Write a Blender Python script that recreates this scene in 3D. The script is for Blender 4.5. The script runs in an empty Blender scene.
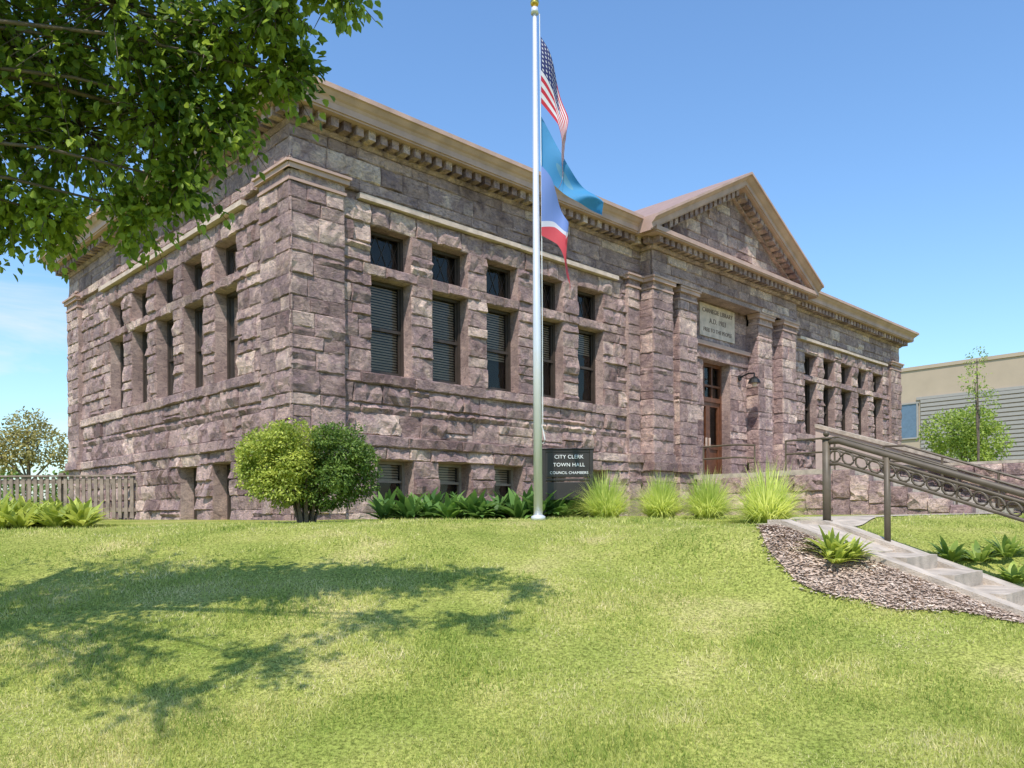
import bpy, math, random
import numpy as np
from mathutils import Vector
random.seed(7); rng=np.random.default_rng(7)
sc=bpy.context.scene
COL=sc.collection
# ------------------------------------------------------------------ helpers
def new_mat(name):
    m=bpy.data.materials.new(name); m.use_nodes=True
    nt=m.node_tree; nt.nodes.clear()
    out=nt.nodes.new('ShaderNodeOutputMaterial')
    return m,nt,out
def N(nt,t,**kw):
    n=nt.nodes.new(t)
    for k,v in kw.items(): setattr(n,k,v)
    return n
def ramp(nt,stops,interp='LINEAR'):
    r=N(nt,'ShaderNodeValToRGB'); cr=r.color_ramp; cr.interpolation=interp
    while len(cr.elements)<len(stops): cr.elements.new(0.5)
    for e,(p,c) in zip(cr.elements,stops):
        e.position=p; e.color=(c[0],c[1],c[2],1)
    return r
def simple(name,col,rough=0.6,metal=0.0,var=0.15,scale=6,bump=0.0,bscale=40,spec=0.5):
    m,nt,out=new_mat(name)
    p=N(nt,'ShaderNodeBsdfPrincipled'); p.inputs['Roughness'].default_value=rough; p.inputs['Metallic'].default_value=metal
    p.inputs['Specular IOR Level'].default_value=spec
    tc=N(nt,'ShaderNodeTexCoord'); no=N(nt,'ShaderNodeTexNoise'); no.inputs['Scale'].default_value=scale; no.inputs['Detail'].default_value=4
    nt.links.new(tc.outputs['Object'],no.inputs['Vector'])
    a=[c*(1-var) for c in col]; b=[min(1,c*(1+var)) for c in col]
    r=ramp(nt,[(0.3,a),(0.7,b)]); nt.links.new(no.outputs['Fac'],r.inputs['Fac']); nt.links.new(r.outputs['Color'],p.inputs['Base Color'])
    if bump>0:
        n2=N(nt,'ShaderNodeTexNoise'); n2.inputs['Scale'].default_value=bscale; n2.inputs['Detail'].default_value=4
        nt.links.new(tc.outputs['Object'],n2.inputs['Vector'])
        bp=N(nt,'ShaderNodeBump'); bp.inputs['Strength'].default_value=bump; bp.inputs['Distance'].default_value=0.02
        nt.links.new(n2.outputs['Fac'],bp.inputs['Height']); nt.links.new(bp.outputs['Normal'],p.inputs['Normal'])
    nt.links.new(p.outputs['BSDF'],out.inputs['Surface'])
    return m
def foliage_mat(name,dark,light,trans=0.35,rough=0.5,tcol=None,nscale=1.5):
    m,nt,out=new_mat(name)
    at=N(nt,'ShaderNodeAttribute'); at.attribute_name='rnd'
    tc=N(nt,'ShaderNodeTexCoord'); no=N(nt,'ShaderNodeTexNoise'); no.inputs['Scale'].default_value=nscale; no.inputs['Detail'].default_value=2
    nt.links.new(tc.outputs['Object'],no.inputs['Vector'])
    ad=N(nt,'ShaderNodeMath',operation='MULTIPLY_ADD'); ad.inputs[1].default_value=0.6
    nt.links.new(at.outputs['Fac'],ad.inputs[0])
    m2=N(nt,'ShaderNodeMath',operation='MULTIPLY_ADD'); m2.inputs[1].default_value=1.4; m2.inputs[2].default_value=-0.5
    nt.links.new(no.outputs['Fac'],m2.inputs[0]); nt.links.new(m2.outputs[0],ad.inputs[2])
    r=ramp(nt,[(0.1,dark),(0.95,light)]); nt.links.new(ad.outputs[0],r.inputs['Fac'])
    p=N(nt,'ShaderNodeBsdfPrincipled'); p.inputs['Roughness'].default_value=rough; p.inputs['Specular IOR Level'].default_value=0.35
    nt.links.new(r.outputs['Color'],p.inputs['Base Color'])
    if trans<=0:
        nt.links.new(p.outputs[0],out.inputs['Surface']); return m
    t=N(nt,'ShaderNodeBsdfTranslucent')
    hs=N(nt,'ShaderNodeHueSaturation'); hs.inputs['Value'].default_value=1.6; hs.inputs['Hue'].default_value=0.49
    nt.links.new(r.outputs['Color'],hs.inputs['Color']); nt.links.new(hs.outputs['Color'],t.inputs['Color'])
    mx=N(nt,'ShaderNodeMixShader'); mx.inputs[0].default_value=trans
    nt.links.new(p.outputs[0],mx.inputs[1]); nt.links.new(t.outputs[0],mx.inputs[2]); nt.links.new(mx.outputs[0],out.inputs['Surface'])
    return m
def empty(name,loc=(0,0,0),rotz=0):
    e=bpy.data.objects.new(name,None); e.location=loc; e.rotation_euler=(0,0,rotz); e.empty_display_size=0.3; COL.objects.link(e); return e
class MB:
    def __init__(s): s.v=[];s.f=[];s.r=[];s.m=[]
    def quadbox(s,pts,r=0.5,m=0):
        b=len(s.v); s.v+=pts; s.r+=[r]*8
        for q in ((0,3,2,1),(4,5,6,7),(0,1,5,4),(1,2,6,5),(2,3,7,6),(3,0,4,7)):
            s.f.append(tuple(b+i for i in q)); s.m.append(m)
    def box(s,x0,x1,y0,y1,z0,z1,r=0.5,m=0):
        s.quadbox([(x0,y0,z0),(x1,y0,z0),(x1,y1,z0),(x0,y1,z0),(x0,y0,z1),(x1,y0,z1),(x1,y1,z1),(x0,y1,z1)],r,m)
    def poly(s,pts,r=0.5,m=0):
        b=len(s.v); s.v+=[tuple(p) for p in pts]; s.r+=[r]*len(pts); s.f.append(tuple(range(b,b+len(pts)))); s.m.append(m)
    def tube(s,pts,rad,sides=8,r=0.5,m=0,cap=True):
        b0=len(s.v); n=len(pts)
        P=[Vector(p) for p in pts]
        for i,p in enumerate(P):
            d=(P[min(i+1,n-1)]-P[max(i-1,0)])
            if d.length<1e-9: d=Vector((0,0,1))
            d.normalize()
            a=d.cross(Vector((0,0,1)) if abs(d.z)<0.95 else Vector((1,0,0))).normalized(); c=d.cross(a)
            rr=rad[i] if hasattr(rad,'__len__') else rad
            for k in range(sides):
                t=2*math.pi*k/sides
                q=p+a*(rr*math.cos(t))+c*(rr*math.sin(t)); s.v.append(tuple(q)); s.r.append(r)
        for i in range(n-1):
            for k in range(sides):
                k2=(k+1)%sides
                s.f.append((b0+i*sides+k,b0+i*sides+k2,b0+(i+1)*sides+k2,b0+(i+1)*sides+k)); s.m.append(m)
        if cap:
            s.f.append(tuple(b0+k for k in range(sides))[::-1]); s.m.append(m)
            s.f.append(tuple(b0+(n-1)*sides+k for k in range(sides))); s.m.append(m)
    def build(s,name,mats,parent=None,smooth=False,bevel=0):
        me=bpy.data.meshes.new(name); me.from_pydata(s.v,[],s.f)
        for m in mats: me.materials.append(m)
        me.polygons.foreach_set('material_index',s.m)
        a=me.attributes.new('rnd','FLOAT','POINT'); a.data.foreach_set('value',s.r)
        if smooth: me.polygons.foreach_set('use_smooth',[True]*len(me.polygons))
        me.update()
        o=bpy.data.objects.new(name,me); COL.objects.link(o)
        if parent: o.parent=parent
        if bevel:
            b=o.modifiers.new('bev','BEVEL'); b.width=bevel; b.segments=2; b.limit_method='ANGLE'
        return o
def npmesh(name,v,f,rnd,mat,parent=None,smooth=False):
    me=bpy.data.meshes.new(name); v=np.asarray(v,dtype=np.float32); f=np.asarray(f,dtype=np.int32); k=f.shape[1]
    me.vertices.add(len(v)); me.vertices.foreach_set('co',v.ravel())
    me.loops.add(f.size); me.loops.foreach_set('vertex_index',f.ravel())
    me.polygons.add(len(f)); me.polygons.foreach_set('loop_start',np.arange(len(f),dtype=np.int32)*k)
    me.update(calc_edges=True)
    if rnd is not None:
        a=me.attributes.new('rnd','FLOAT','POINT'); a.data.foreach_set('value',np.asarray(rnd,dtype=np.float32))
    if smooth: me.polygons.foreach_set('use_smooth',np.ones(len(f),dtype=bool))
    me.materials.append(mat); me.validate()
    o=bpy.data.objects.new(name,me); COL.objects.link(o)
    if parent: o.parent=parent
    return o
def nrm(a): return a/np.maximum(np.linalg.norm(a,axis=-1,keepdims=True),1e-9)
def leafverts(c,d,n,L,W,curl=0.15):
    d=nrm(d); s=nrm(np.cross(d,n)); n=np.cross(s,d)
    L=L[:,None]; W=W[:,None]
    v=np.stack([c, c+d*L*.3+s*W*.42+n*W*curl, c+d*L*.68+s*W*.36+n*W*curl*.6, c+d*L-n*L*.12, c+d*L*.68-s*W*.36+n*W*curl*.6, c+d*L*.3-s*W*.42+n*W*curl],axis=1)
    k=np.arange(len(c))[:,None]*6
    f=np.concatenate([k+np.array([[0,1,2,3]]),k+np.array([[0,3,4,5]])])
    return v.reshape(-1,3),f
def leaves_obj(name,c,d,n,L,W,mat,parent=None,rnd=None,curl=.15):
    v,f=leafverts(c,d,n,L,W,curl)
    if rnd is None: rnd=rng.random(len(c))
    return npmesh(name,v,f,np.repeat(rnd,6),mat,parent)

# ------------------------------------------------------------------ camera
cam=bpy.data.cameras.new('camera'); co=bpy.data.objects.new('camera',cam); COL.objects.link(co)
cam.sensor_width=36; cam.lens=28.125; cam.shift_y=129/1024; cam.clip_end=3000; cam.clip_start=0.05
co.location=(0,0,0); co.rotation_euler=(math.radians(90),math.radians(0.4),0)
sc.camera=co
sc.view_settings.view_transform='Standard'; sc.view_settings.look='None'; sc.view_settings.exposure=0
# ------------------------------------------------------------------ light
EL=math.radians(57); sx,sy=-0.16,-1.0
h=math.hypot(sx,sy); sund=Vector((sx/h*math.cos(EL),sy/h*math.cos(EL),math.sin(EL)))
sl=bpy.data.lights.new('sun','SUN'); sl.energy=5.0; sl.angle=math.radians(0.5); sl.color=(1,0.95,0.88)
so=bpy.data.objects.new('sun',sl); COL.objects.link(so); so.rotation_euler=sund.to_track_quat('Z','Y').to_euler()
w=bpy.data.worlds.new('World'); sc.world=w; w.use_nodes=True; nt=w.node_tree; nt.nodes.clear()
wo=N(nt,'ShaderNodeOutputWorld'); bg=N(nt,'ShaderNodeBackground'); sky=N(nt,'ShaderNodeTexSky'); sky.sky_type='NISHITA'; sky.sun_disc=False
sky.sun_elevation=EL; sky.sun_rotation=math.atan2(sx,sy); sky.air_density=1.35; sky.dust_density=0.6; sky.ozone_density=1.7; sky.altitude=200
bg.inputs['Strength'].default_value=0.145
tc=N(nt,'ShaderNodeTexCoord'); mp=N(nt,'ShaderNodeMapping'); mp.inputs['Scale'].default_value=(1.5,1.5,7)
nt.links.new(tc.outputs['Generated'],mp.inputs['Vector'])
cn=N(nt,'ShaderNodeTexNoise'); cn.inputs['Scale'].default_value=1.6; cn.inputs['Detail'].default_value=6; cn.inputs['Roughness'].default_value=0.62; cn.inputs['Distortion'].default_value=0.4
nt.links.new(mp.outputs[0],cn.inputs['Vector'])
cr=ramp(nt,[(0.47,(0,0,0)),(0.74,(1,1,1))]); nt.links.new(cn.outputs['Fac'],cr.inputs['Fac'])
sep=N(nt,'ShaderNodeSeparateXYZ'); nt.links.new(tc.outputs['Generated'],sep.inputs[0])
mr=N(nt,'ShaderNodeMapRange'); mr.inputs['From Min'].default_value=-0.25; mr.inputs['From Max'].default_value=-0.5; mr.inputs['To Min'].default_value=0.0; mr.inputs['To Max'].default_value=0.85
nt.links.new(sep.outputs['X'],mr.inputs['Value'])
mz=N(nt,'ShaderNodeMapRange'); mz.inputs['From Min'].default_value=0.45; mz.inputs['From Max'].default_value=0.2; nt.links.new(sep.outputs['Z'],mz.inputs['Value'])
mu=N(nt,'ShaderNodeMath',operation='MULTIPLY'); nt.links.new(cr.outputs['Color'],mu.inputs[0]); nt.links.new(mr.outputs[0],mu.inputs[1])
mu2=N(nt,'ShaderNodeMath',operation='MULTIPLY'); nt.links.new(mu.outputs[0],mu2.inputs[0]); nt.links.new(mz.outputs[0],mu2.inputs[1])
tint=N(nt,'ShaderNodeMixRGB',blend_type='MULTIPLY'); tint.inputs[0].default_value=1; tint.inputs[2].default_value=(0.95,1.22,1.5,1); nt.links.new(sky.outputs[0],tint.inputs[1])
mix=N(nt,'ShaderNodeMixRGB'); nt.links.new(mu2.outputs[0],mix.inputs[0]); nt.links.new(tint.outputs[0],mix.inputs[1]); mix.inputs[2].default_value=(6.5,6.7,7,1)
nt.links.new(mix.outputs[0],bg.inputs['Color']); nt.links.new(bg.outputs[0],wo.inputs[0])

# ------------------------------------------------------------------ terrain
A=np.array([3.66,9.3]); TD=np.array([0.70,-0.714]); LD=np.array([-0.714,-0.70])
KA,K0,K1=0.14,1.0,1.22
def tl(x,y):
    dx=x-A[0]; dy=y-A[1]
    return dx*TD[0]+dy*TD[1], dx*LD[0]+dy*LD[1]
def TP(t,l,z): return (A[0]+TD[0]*t+LD[0]*l, A[1]+TD[1]*t+LD[1]*l, z)
def kerbz(t): return -0.13-0.355*np.maximum(0,np.minimum(t,4.4)-0.05)
def gzv(x,y):
    x=np.asarray(x,float); y=np.asarray(y,float)
    s=np.maximum(0,11-y)
    s=np.minimum(s,9.0)
    z=-0.10-0.26*(np.sqrt(s*s+1.44)-1.2)
    z-=0.016*np.clip(-x-1,0,10)*np.clip((15-y)/4,0,1)*np.clip((y-5)/4,0,1)
    z+=0.014*np.sin(x*1.3+0.5)*np.sin(y*1.1)*np.clip((12-y)/2,0,1)
    t,l=tl(x,y)
    k=kerbz(t)
    d=np.where(l>0.6,l-K1,-KA-l)
    wgt=np.clip(1-d/1.3,0,1)*np.clip((t+2.6)/1.8,0,1)*np.clip((5.5-t)/0.6,0,1); wgt=wgt*wgt*(3-2*wgt)
    z=z*(1-wgt)+(k-0.035)*wgt
    cor=(l>0.05)&(l<K0+.08)&(t>-0.05)&(t<5)
    z=np.where(cor,np.minimum(z,k-0.35),z)
    return z
def gz(x,y): return float(gzv(x,y))
xs=np.concatenate([[-900,-300,-120,-60,-30,-20],np.arange(-14,-8,0.5),np.arange(-8,1.5,0.1),np.arange(1.5,6.5,.06),np.arange(6.5,8,.1),np.arange(8,16,0.5),[20,30,60,120,300,900]])
ys=np.concatenate([[-300,-80,-30,-10,-4,-1,0.5],np.arange(1.5,6,0.1),np.arange(6,10,.06),np.arange(10,13,.1),np.arange(13,20,1.0),[22,30,50,90,200,500,1500]])
X,Y=np.meshgrid(xs,ys,indexing='ij'); Z=gzv(X,Y)
V=np.stack([X,Y,Z],-1).reshape(-1,3); nx,ny=len(xs),len(ys)
I,J=np.meshgrid(np.arange(nx-1),np.arange(ny-1),indexing='ij'); b=(I*ny+J).ravel()
F=np.stack([b,b+ny,b+ny+1,b+1],1)
m,nt,out=new_mat('lawn_ground')
tc=N(nt,'ShaderNodeTexCoord'); n1=N(nt,'ShaderNodeTexNoise'); n1.inputs['Scale'].default_value=0.9; n1.inputs['Detail'].default_value=5; n2=N(nt,'ShaderNodeTexNoise'); n2.inputs['Scale'].default_value=38; n2.inputs['Detail'].default_value=4; n2.inputs['Roughness'].default_value=.7
nt.links.new(tc.outputs['Object'],n1.inputs['Vector']); nt.links.new(tc.outputs['Object'],n2.inputs['Vector'])
r1=ramp(nt,[(0.3,(0.22,0.27,0.06)),(0.55,(0.37,0.38,0.11)),(0.75,(0.55,0.47,0.23))]); nt.links.new(n1.outputs['Fac'],r1.inputs['Fac'])
r2=ramp(nt,[(0.35,(0.30,0.31,0.26)),(0.62,(1.1,1.1,1.0))]); nt.links.new(n2.outputs['Fac'],r2.inputs['Fac'])
mm=N(nt,'ShaderNodeMixRGB',blend_type='MULTIPLY'); mm.inputs[0].default_value=1; nt.links.new(r1.outputs[0],mm.inputs[1]); nt.links.new(r2.outputs[0],mm.inputs[2])
p=N(nt,'ShaderNodeBsdfDiffuse'); nt.links.new(mm.outputs[0],p.inputs['Color'])
nt.links.new(p.outputs[0],out.inputs[0])
npmesh('ground',V,F,None,m,smooth=True)

BT0,BT1=-0.2,2.35
def bedw(t):
    t=np.asarray(t,float)
    return np.where((t>BT0)&(t<BT1), 0.85*np.clip((t-BT0)/0.8,0,1)**0.7*np.clip((BT1-t)/1.0,0,1)**0.6+0.03*np.sin(t*9),0)
def inbed(x,y):
    t,l=tl(x,y); return (l>K1-.06)&(l<K1+bedw(t))
c0=TP(-.15,.5,0); PATH=[(c0[0],c0[1]),(4.6,11.2),(9.2,16.5),(11.5,19.5)]
def onpath(x,y,wd=.5):
    r=np.zeros(np.shape(x),bool)
    for (a,b) in zip(PATH[:-1],PATH[1:]):
        dx,dy=b[0]-a[0],b[1]-a[1]; l2=dx*dx+dy*dy
        s=np.clip(((x-a[0])*dx+(y-a[1])*dy)/l2,0,1); r|=np.hypot(x-a[0]-s*dx,y-a[1]-s*dy)<wd
    return r
def incorr(x,y):
    t,l=tl(x,y); return ((l>-KA-.04)&(l<K1+.04)&(t>-0.35)&(t<6))|onpath(x,y)
# ------------------------------------------------------------------ grass blades
gm,nt,out=new_mat('grass_blades')
at=N(nt,'ShaderNodeAttribute'); at.attribute_name='rnd'
tc=N(nt,'ShaderNodeTexCoord'); n1=N(nt,'ShaderNodeTexNoise'); n1.inputs['Scale'].default_value=1.1; n1.inputs['Detail'].default_value=6; n1.inputs['Roughness'].default_value=0.75
nt.links.new(tc.outputs['Object'],n1.inputs['Vector'])
ma=N(nt,'ShaderNodeMath',operation='MULTIPLY_ADD'); ma.inputs[1].default_value=0.6; nt.links.new(at.outputs['Fac'],ma.inputs[0])
mb_=N(nt,'ShaderNodeMath',operation='MULTIPLY_ADD'); mb_.inputs[1].default_value=2.6; mb_.inputs[2].default_value=-1.04; nt.links.new(n1.outputs['Fac'],mb_.inputs[0]); nt.links.new(mb_.outputs[0],ma.inputs[2])
r1=ramp(nt,[(0.0,(0.17,0.27,0.05)),(0.4,(0.39,0.45,0.10)),(0.72,(0.60,0.60,0.19)),(1.0,(0.80,0.70,0.38))]); nt.links.new(ma.outputs[0],r1.inputs['Fac'])
p=N(nt,'ShaderNodeBsdfDiffuse'); nt.links.new(r1.outputs[0],p.inputs['Color'])
t_=N(nt,'ShaderNodeBsdfTranslucent'); nt.links.new(r1.outputs[0],t_.inputs['Color']); mx=N(nt,'ShaderNodeMixShader'); mx.inputs[0].default_value=0.35
nt.links.new(p.outputs[0],mx.inputs[1]); nt.links.new(t_.outputs[0],mx.inputs[2]); nt.links.new(mx.outputs[0],out.inputs[0])
def blades(n,y0,y1,hmin,hmax,wd):
    y=y0+(y1-y0)*rng.random(n)**1.0; x=(rng.random(n)*2-1)*(0.70*y+0.6)
    ok=~inbed(x,y)&~incorr(x,y); x=x[ok];y=y[ok]; n=len(x)
    z=gzv(x,y)-0.003
    a=rng.random(n)*2*math.pi; lean=rng.random(n)*0.9+0.15; hh=hmin+(hmax-hmin)*rng.random(n)**1.5
    hh=hh*(0.8+0.5*np.sin(x*2.3+np.sin(y*3.1))*np.sin(y*2.7+1))
    b0=np.stack([x,y,z],1); w2=wd*(0.6+0.8*rng.random(n))/2
    a2=rng.random(n)*2*math.pi
    sd=np.stack([np.cos(a2),np.sin(a2),np.zeros(n)],1)*w2[:,None]
    tip=b0+np.stack([np.cos(a)*np.sin(lean)*hh,np.sin(a)*np.sin(lean)*hh,np.cos(lean)*hh],1)
    return np.stack([b0-sd,b0+sd,tip],1).reshape(-1,3),np.repeat(rng.random(n),3)
vs=[];rs=[]
for (n,y0,y1,h0,h1,wd) in ((115000,3.6,5.5,.025,.075,.006),(95000,5.5,8,.02,.07,.009),(65000,8,12.5,.02,.065,.013)):
    v,r=blades(n,y0,y1,h0,h1,wd); vs.append(v); rs.append(r)
v=np.concatenate(vs); r=np.concatenate(rs)
npmesh('lawn_grass',v,np.arange(len(v)).reshape(-1,3),r,gm)

# ------------------------------------------------------------------ building materials
def stone_mat(name,stops,bump=0.8):
    m,nt,out=new_mat(name)
    at=N(nt,'ShaderNodeAttribute'); at.attribute_name='rnd'
    tc=N(nt,'ShaderNodeTexCoord')
    r=ramp(nt,stops); 
    n0=N(nt,'ShaderNodeTexNoise'); n0.inputs['Scale'].default_value=2.4; n0.inputs['Detail'].default_value=4; n0.inputs['Distortion'].default_value=.8
    ma=N(nt,'ShaderNodeMath',operation='MULTIPLY_ADD'); ma.inputs[1].default_value=0.9; ma.inputs[2].default_value=-0.42
    nt.links.new(tc.outputs['Object'],n0.inputs['Vector']); nt.links.new(n0.outputs['Fac'],ma.inputs[0])
    ad=N(nt,'ShaderNodeMath',operation='ADD'); nt.links.new(ma.outputs[0],ad.inputs[0]); 
    m7=N(nt,'ShaderNodeMath',operation='MULTIPLY'); m7.inputs[1].default_value=1.0; nt.links.new(at.outputs['Fac'],m7.inputs[0]); nt.links.new(m7.outputs[0],ad.inputs[1])
    nt.links.new(ad.outputs[0],r.inputs['Fac'])
    mp1=N(nt,'ShaderNodeMapping'); mp1.inputs['Scale'].default_value=(1,1,1.7); mp1.inputs['Rotation'].default_value=(.35,.3,0); nt.links.new(tc.outputs['Object'],mp1.inputs[0])
    n1=N(nt,'ShaderNodeTexNoise'); n1.inputs['Scale'].default_value=7; n1.inputs['Detail'].default_value=6; n1.inputs['Roughness'].default_value=0.78; n1.inputs['Distortion'].default_value=1.2
    nt.links.new(mp1.outputs[0],n1.inputs['Vector'])
    r2=ramp(nt,[(0.34,(0.40,0.37,0.39)),(0.46,(0.86,0.84,0.86)),(0.56,(1.06,1.03,1.01)),(0.68,(1.6,1.5,1.4))]); nt.links.new(n1.outputs['Fac'],r2.inputs['Fac'])
    mm=N(nt,'ShaderNodeMixRGB',blend_type='MULTIPLY'); mm.inputs[0].default_value=1; nt.links.new(r.outputs[0],mm.inputs[1]); nt.links.new(r2.outputs[0],mm.inputs[2])
    mp=N(nt,'ShaderNodeMapping'); mp.inputs['Scale'].default_value=(1.3,1.3,.35); nt.links.new(tc.outputs['Object'],mp.inputs[0])
    n3=N(nt,'ShaderNodeTexNoise'); n3.inputs['Scale'].default_value=1.0; n3.inputs['Detail'].default_value=3; nt.links.new(mp.outputs[0],n3.inputs['Vector'])
    r3=ramp(nt,[(0.35,(0.78,0.75,0.76)),(0.6,(1.08,1.07,1.07))]); nt.links.new(n3.outputs['Fac'],r3.inputs['Fac'])
    m3=N(nt,'ShaderNodeMixRGB',blend_type='MULTIPLY'); m3.inputs[0].default_value=1; nt.links.new(mm.outputs[0],m3.inputs[1]); nt.links.new(r3.outputs[0],m3.inputs[2])
    p=N(nt,'ShaderNodeBsdfPrincipled'); p.inputs['Roughness'].default_value=0.65; p.inputs['Specular IOR Level'].default_value=0.4
    nt.links.new(m3.outputs[0],p.inputs['Base Color'])
    bp=N(nt,'ShaderNodeBump'); bp.inputs['Strength'].default_value=bump; bp.inputs['Distance'].default_value=0.08; nt.links.new(n1.outputs['Fac'],bp.inputs['Height']); nt.links.new(bp.outputs[0],p.inputs['Normal'])
    nt.links.new(p.outputs[0],out.inputs[0]); return m
STN=stone_mat('quartzite',[(0.0,(0.24,0.155,0.145)),(0.22,(0.47,0.33,0.29)),(0.40,(0.32,0.222,0.216)),(0.60,(0.60,0.43,0.37)),(0.78,(0.38,0.265,0.255)),(1.0,(0.76,0.58,0.48))],1.0)
MOR=stone_mat('mortar_stone',[(0,(0.30,0.215,0.19)),(1,(0.46,0.345,0.30))],0.4)
TAN=simple('tan_sandstone',(0.58,0.45,0.37),0.8,var=0.2,bump=0.4,scale=5)
CORN=simple('cornice_pinkish',(0.47,0.31,0.255),0.75,var=0.16,scale=2.5,bump=0.2)
TOPR=simple('gable_roofing',(0.30,0.20,0.17),0.8,var=0.12,scale=3)
FRM=simple('window_frame_brown',(0.05,0.036,0.028),0.45,var=0.2)
FRML=simple('window_frame_grey',(0.22,0.18,0.155),0.5)
BLD=simple('blinds',(0.60,0.45,0.34),0.7,var=0.1)
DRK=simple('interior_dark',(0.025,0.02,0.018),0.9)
ROOF=simple('roof_grey',(0.25,0.2,0.18),0.9)
WOODR=simple('door_wood',(0.13,0.048,0.022),0.4,var=0.3,scale=8)
CONC=simple('concrete',(0.45,0.375,0.30),0.9,var=0.25,scale=6,bump=0.5,bscale=60)
CONP=simple('concrete_pinkish',(0.50,0.39,0.33),0.85,var=0.1,scale=4,bump=0.2)
BLK=simple('black_metal',(0.02,0.02,0.02),0.4,metal=0.5)
BRZ=simple('bronze_paint',(0.115,0.088,0.06),0.5,metal=0.0,var=0.2,spec=.4)
gl,nt,out=new_mat('window_glass')
fr=N(nt,'ShaderNodeFresnel'); fr.inputs[0].default_value=1.5; tr=N(nt,'ShaderNodeBsdfTransparent'); tr.inputs[0].default_value=(0.80,0.80,0.76,1); g=N(nt,'ShaderNodeBsdfGlossy'); g.inputs['Roughness'].default_value=0.03; g.inputs[0].default_value=(0.75,0.72,0.68,1)
mx=N(nt,'ShaderNodeMixShader'); nt.links.new(fr.outputs[0],mx.inputs[0]); nt.links.new(tr.outputs[0],mx.inputs[1]); nt.links.new(g.outputs[0],mx.inputs[2])
tcg=N(nt,'ShaderNodeTexCoord'); ng=N(nt,'ShaderNodeTexNoise'); ng.inputs['Scale'].default_value=1.5; nt.links.new(tcg.outputs['Object'],ng.inputs['Vector']); bg2=N(nt,'ShaderNodeBump'); bg2.inputs['Strength'].default_value=0.25; bg2.inputs['Distance'].default_value=0.04
nt.links.new(ng.outputs[0],bg2.inputs['Height']); nt.links.new(bg2.outputs[0],g.inputs['Normal']); nt.links.new(mx.outputs[0],out.inputs[0])

# ------------------------------------------------------------------ building
AR=math.radians(44.43)
TH=empty('town_hall_building',(-3.93,14.5,0),AR)
class Fr:
    def __init__(s,O,S,Nn): s.O=O; s.S=S; s.N=Nn
    def P(s,a,z,d): return (s.O[0]+s.S[0]*a+s.N[0]*d, s.O[1]+s.S[1]*a+s.N[1]*d, z)
    def box(s,mb,a0,a1,z0,z1,d0,d1,r=0.5,m=0):
        P=s.P; mb.quadbox([P(a0,z0,d1),P(a1,z0,d1),P(a1,z0,d0),P(a0,z0,d0),P(a0,z1,d1),P(a1,z1,d1),P(a1,z1,d0),P(a0,z1,d0)],r,m)
FRONT=Fr((0,0),(1,0),(0,-1)); LEFT=Fr((0,0),(0,1),(-1,0))
blk=MB(); back=MB()
def block(fr,a0,a1,z0,z1,plane,proud=0.05,r=None,res=0.10):
    if r is None: r=random.random()
    g=0.005; a0+=g;a1-=g;z0+=g;z1-=g
    if a1-a0<0.03 or z1-z0<0.03: return
    nx=max(3,int((a1-a0)/res)+2); nz=max(3,int((z1-z0)/res)+2)
    e=0.018
    aa=[a0]+[a0+e+(a1-a0-2*e)*i/(nx-2-1+1e-9) if nx>3 else (a0+a1)/2 for i in range(nx-2)]+[a1]
    zz=[z0]+[z0+e+(z1-z0-2*e)*i/(nz-2-1+1e-9) if nz>3 else (z0+z1)/2 for i in range(nz-2)]+[z1]
    b=len(blk.v); tilt=random.uniform(-.02,.02); tilt2=random.uniform(-.035,.02)
    base=plane+0.006
    amp=proud*random.uniform(.5,1.5)
    for j in range(nz):
        for i in range(nx):
            edge=(i in(0,nx-1)) or (j in(0,nz-1))
            fa=(aa[i]-a0)/(a1-a0)-.5; fz=(zz[j]-z0)/(z1-z0)-.5
            if edge: d=base+random.uniform(0,.010)
            else: d=base+amp*(0.55+0.45*(1-4*fz*fz))*random.uniform(.25,1.35)+(tilt*fa*2+tilt2*fz*2)*proud*16
            ja=0 if edge else random.uniform(-.018,.018)
            blk.v.append(fr.P(aa[i]+ja,zz[j]+ja*.7,d)); blk.r.append(r)
    for j in range(nz-1):
        for i in range(nx-1):
            q=(b+j*nx+i,b+j*nx+i+1,b+(j+1)*nx+i+1,b+(j+1)*nx+i)
            if random.random()<.5:
                blk.f+=[(q[0],q[1],q[2]),(q[0],q[2],q[3])]
            else: blk.f+=[(q[0],q[1],q[3]),(q[1],q[2],q[3])]
            blk.m+=[0,0]
    ring=[(i,0) for i in range(nx)]+[(nx-1,j) for j in range(1,nz)]+[(i,nz-1) for i in range(nx-2,-1,-1)]+[(0,j) for j in range(nz-2,0,-1)]
    rb=len(blk.v)
    for (i,j) in ring: blk.v.append(fr.P(aa[i],zz[j],plane-0.010)); blk.r.append(r)
    n=len(ring)
    for k in range(n):
        k2=(k+1)%n; i,j=ring[k]; i2,j2=ring[k2]
        blk.f.append((b+j*nx+i,rb+k,rb+k2,b+j2*nx+i2)); blk.m.append(0)
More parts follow.
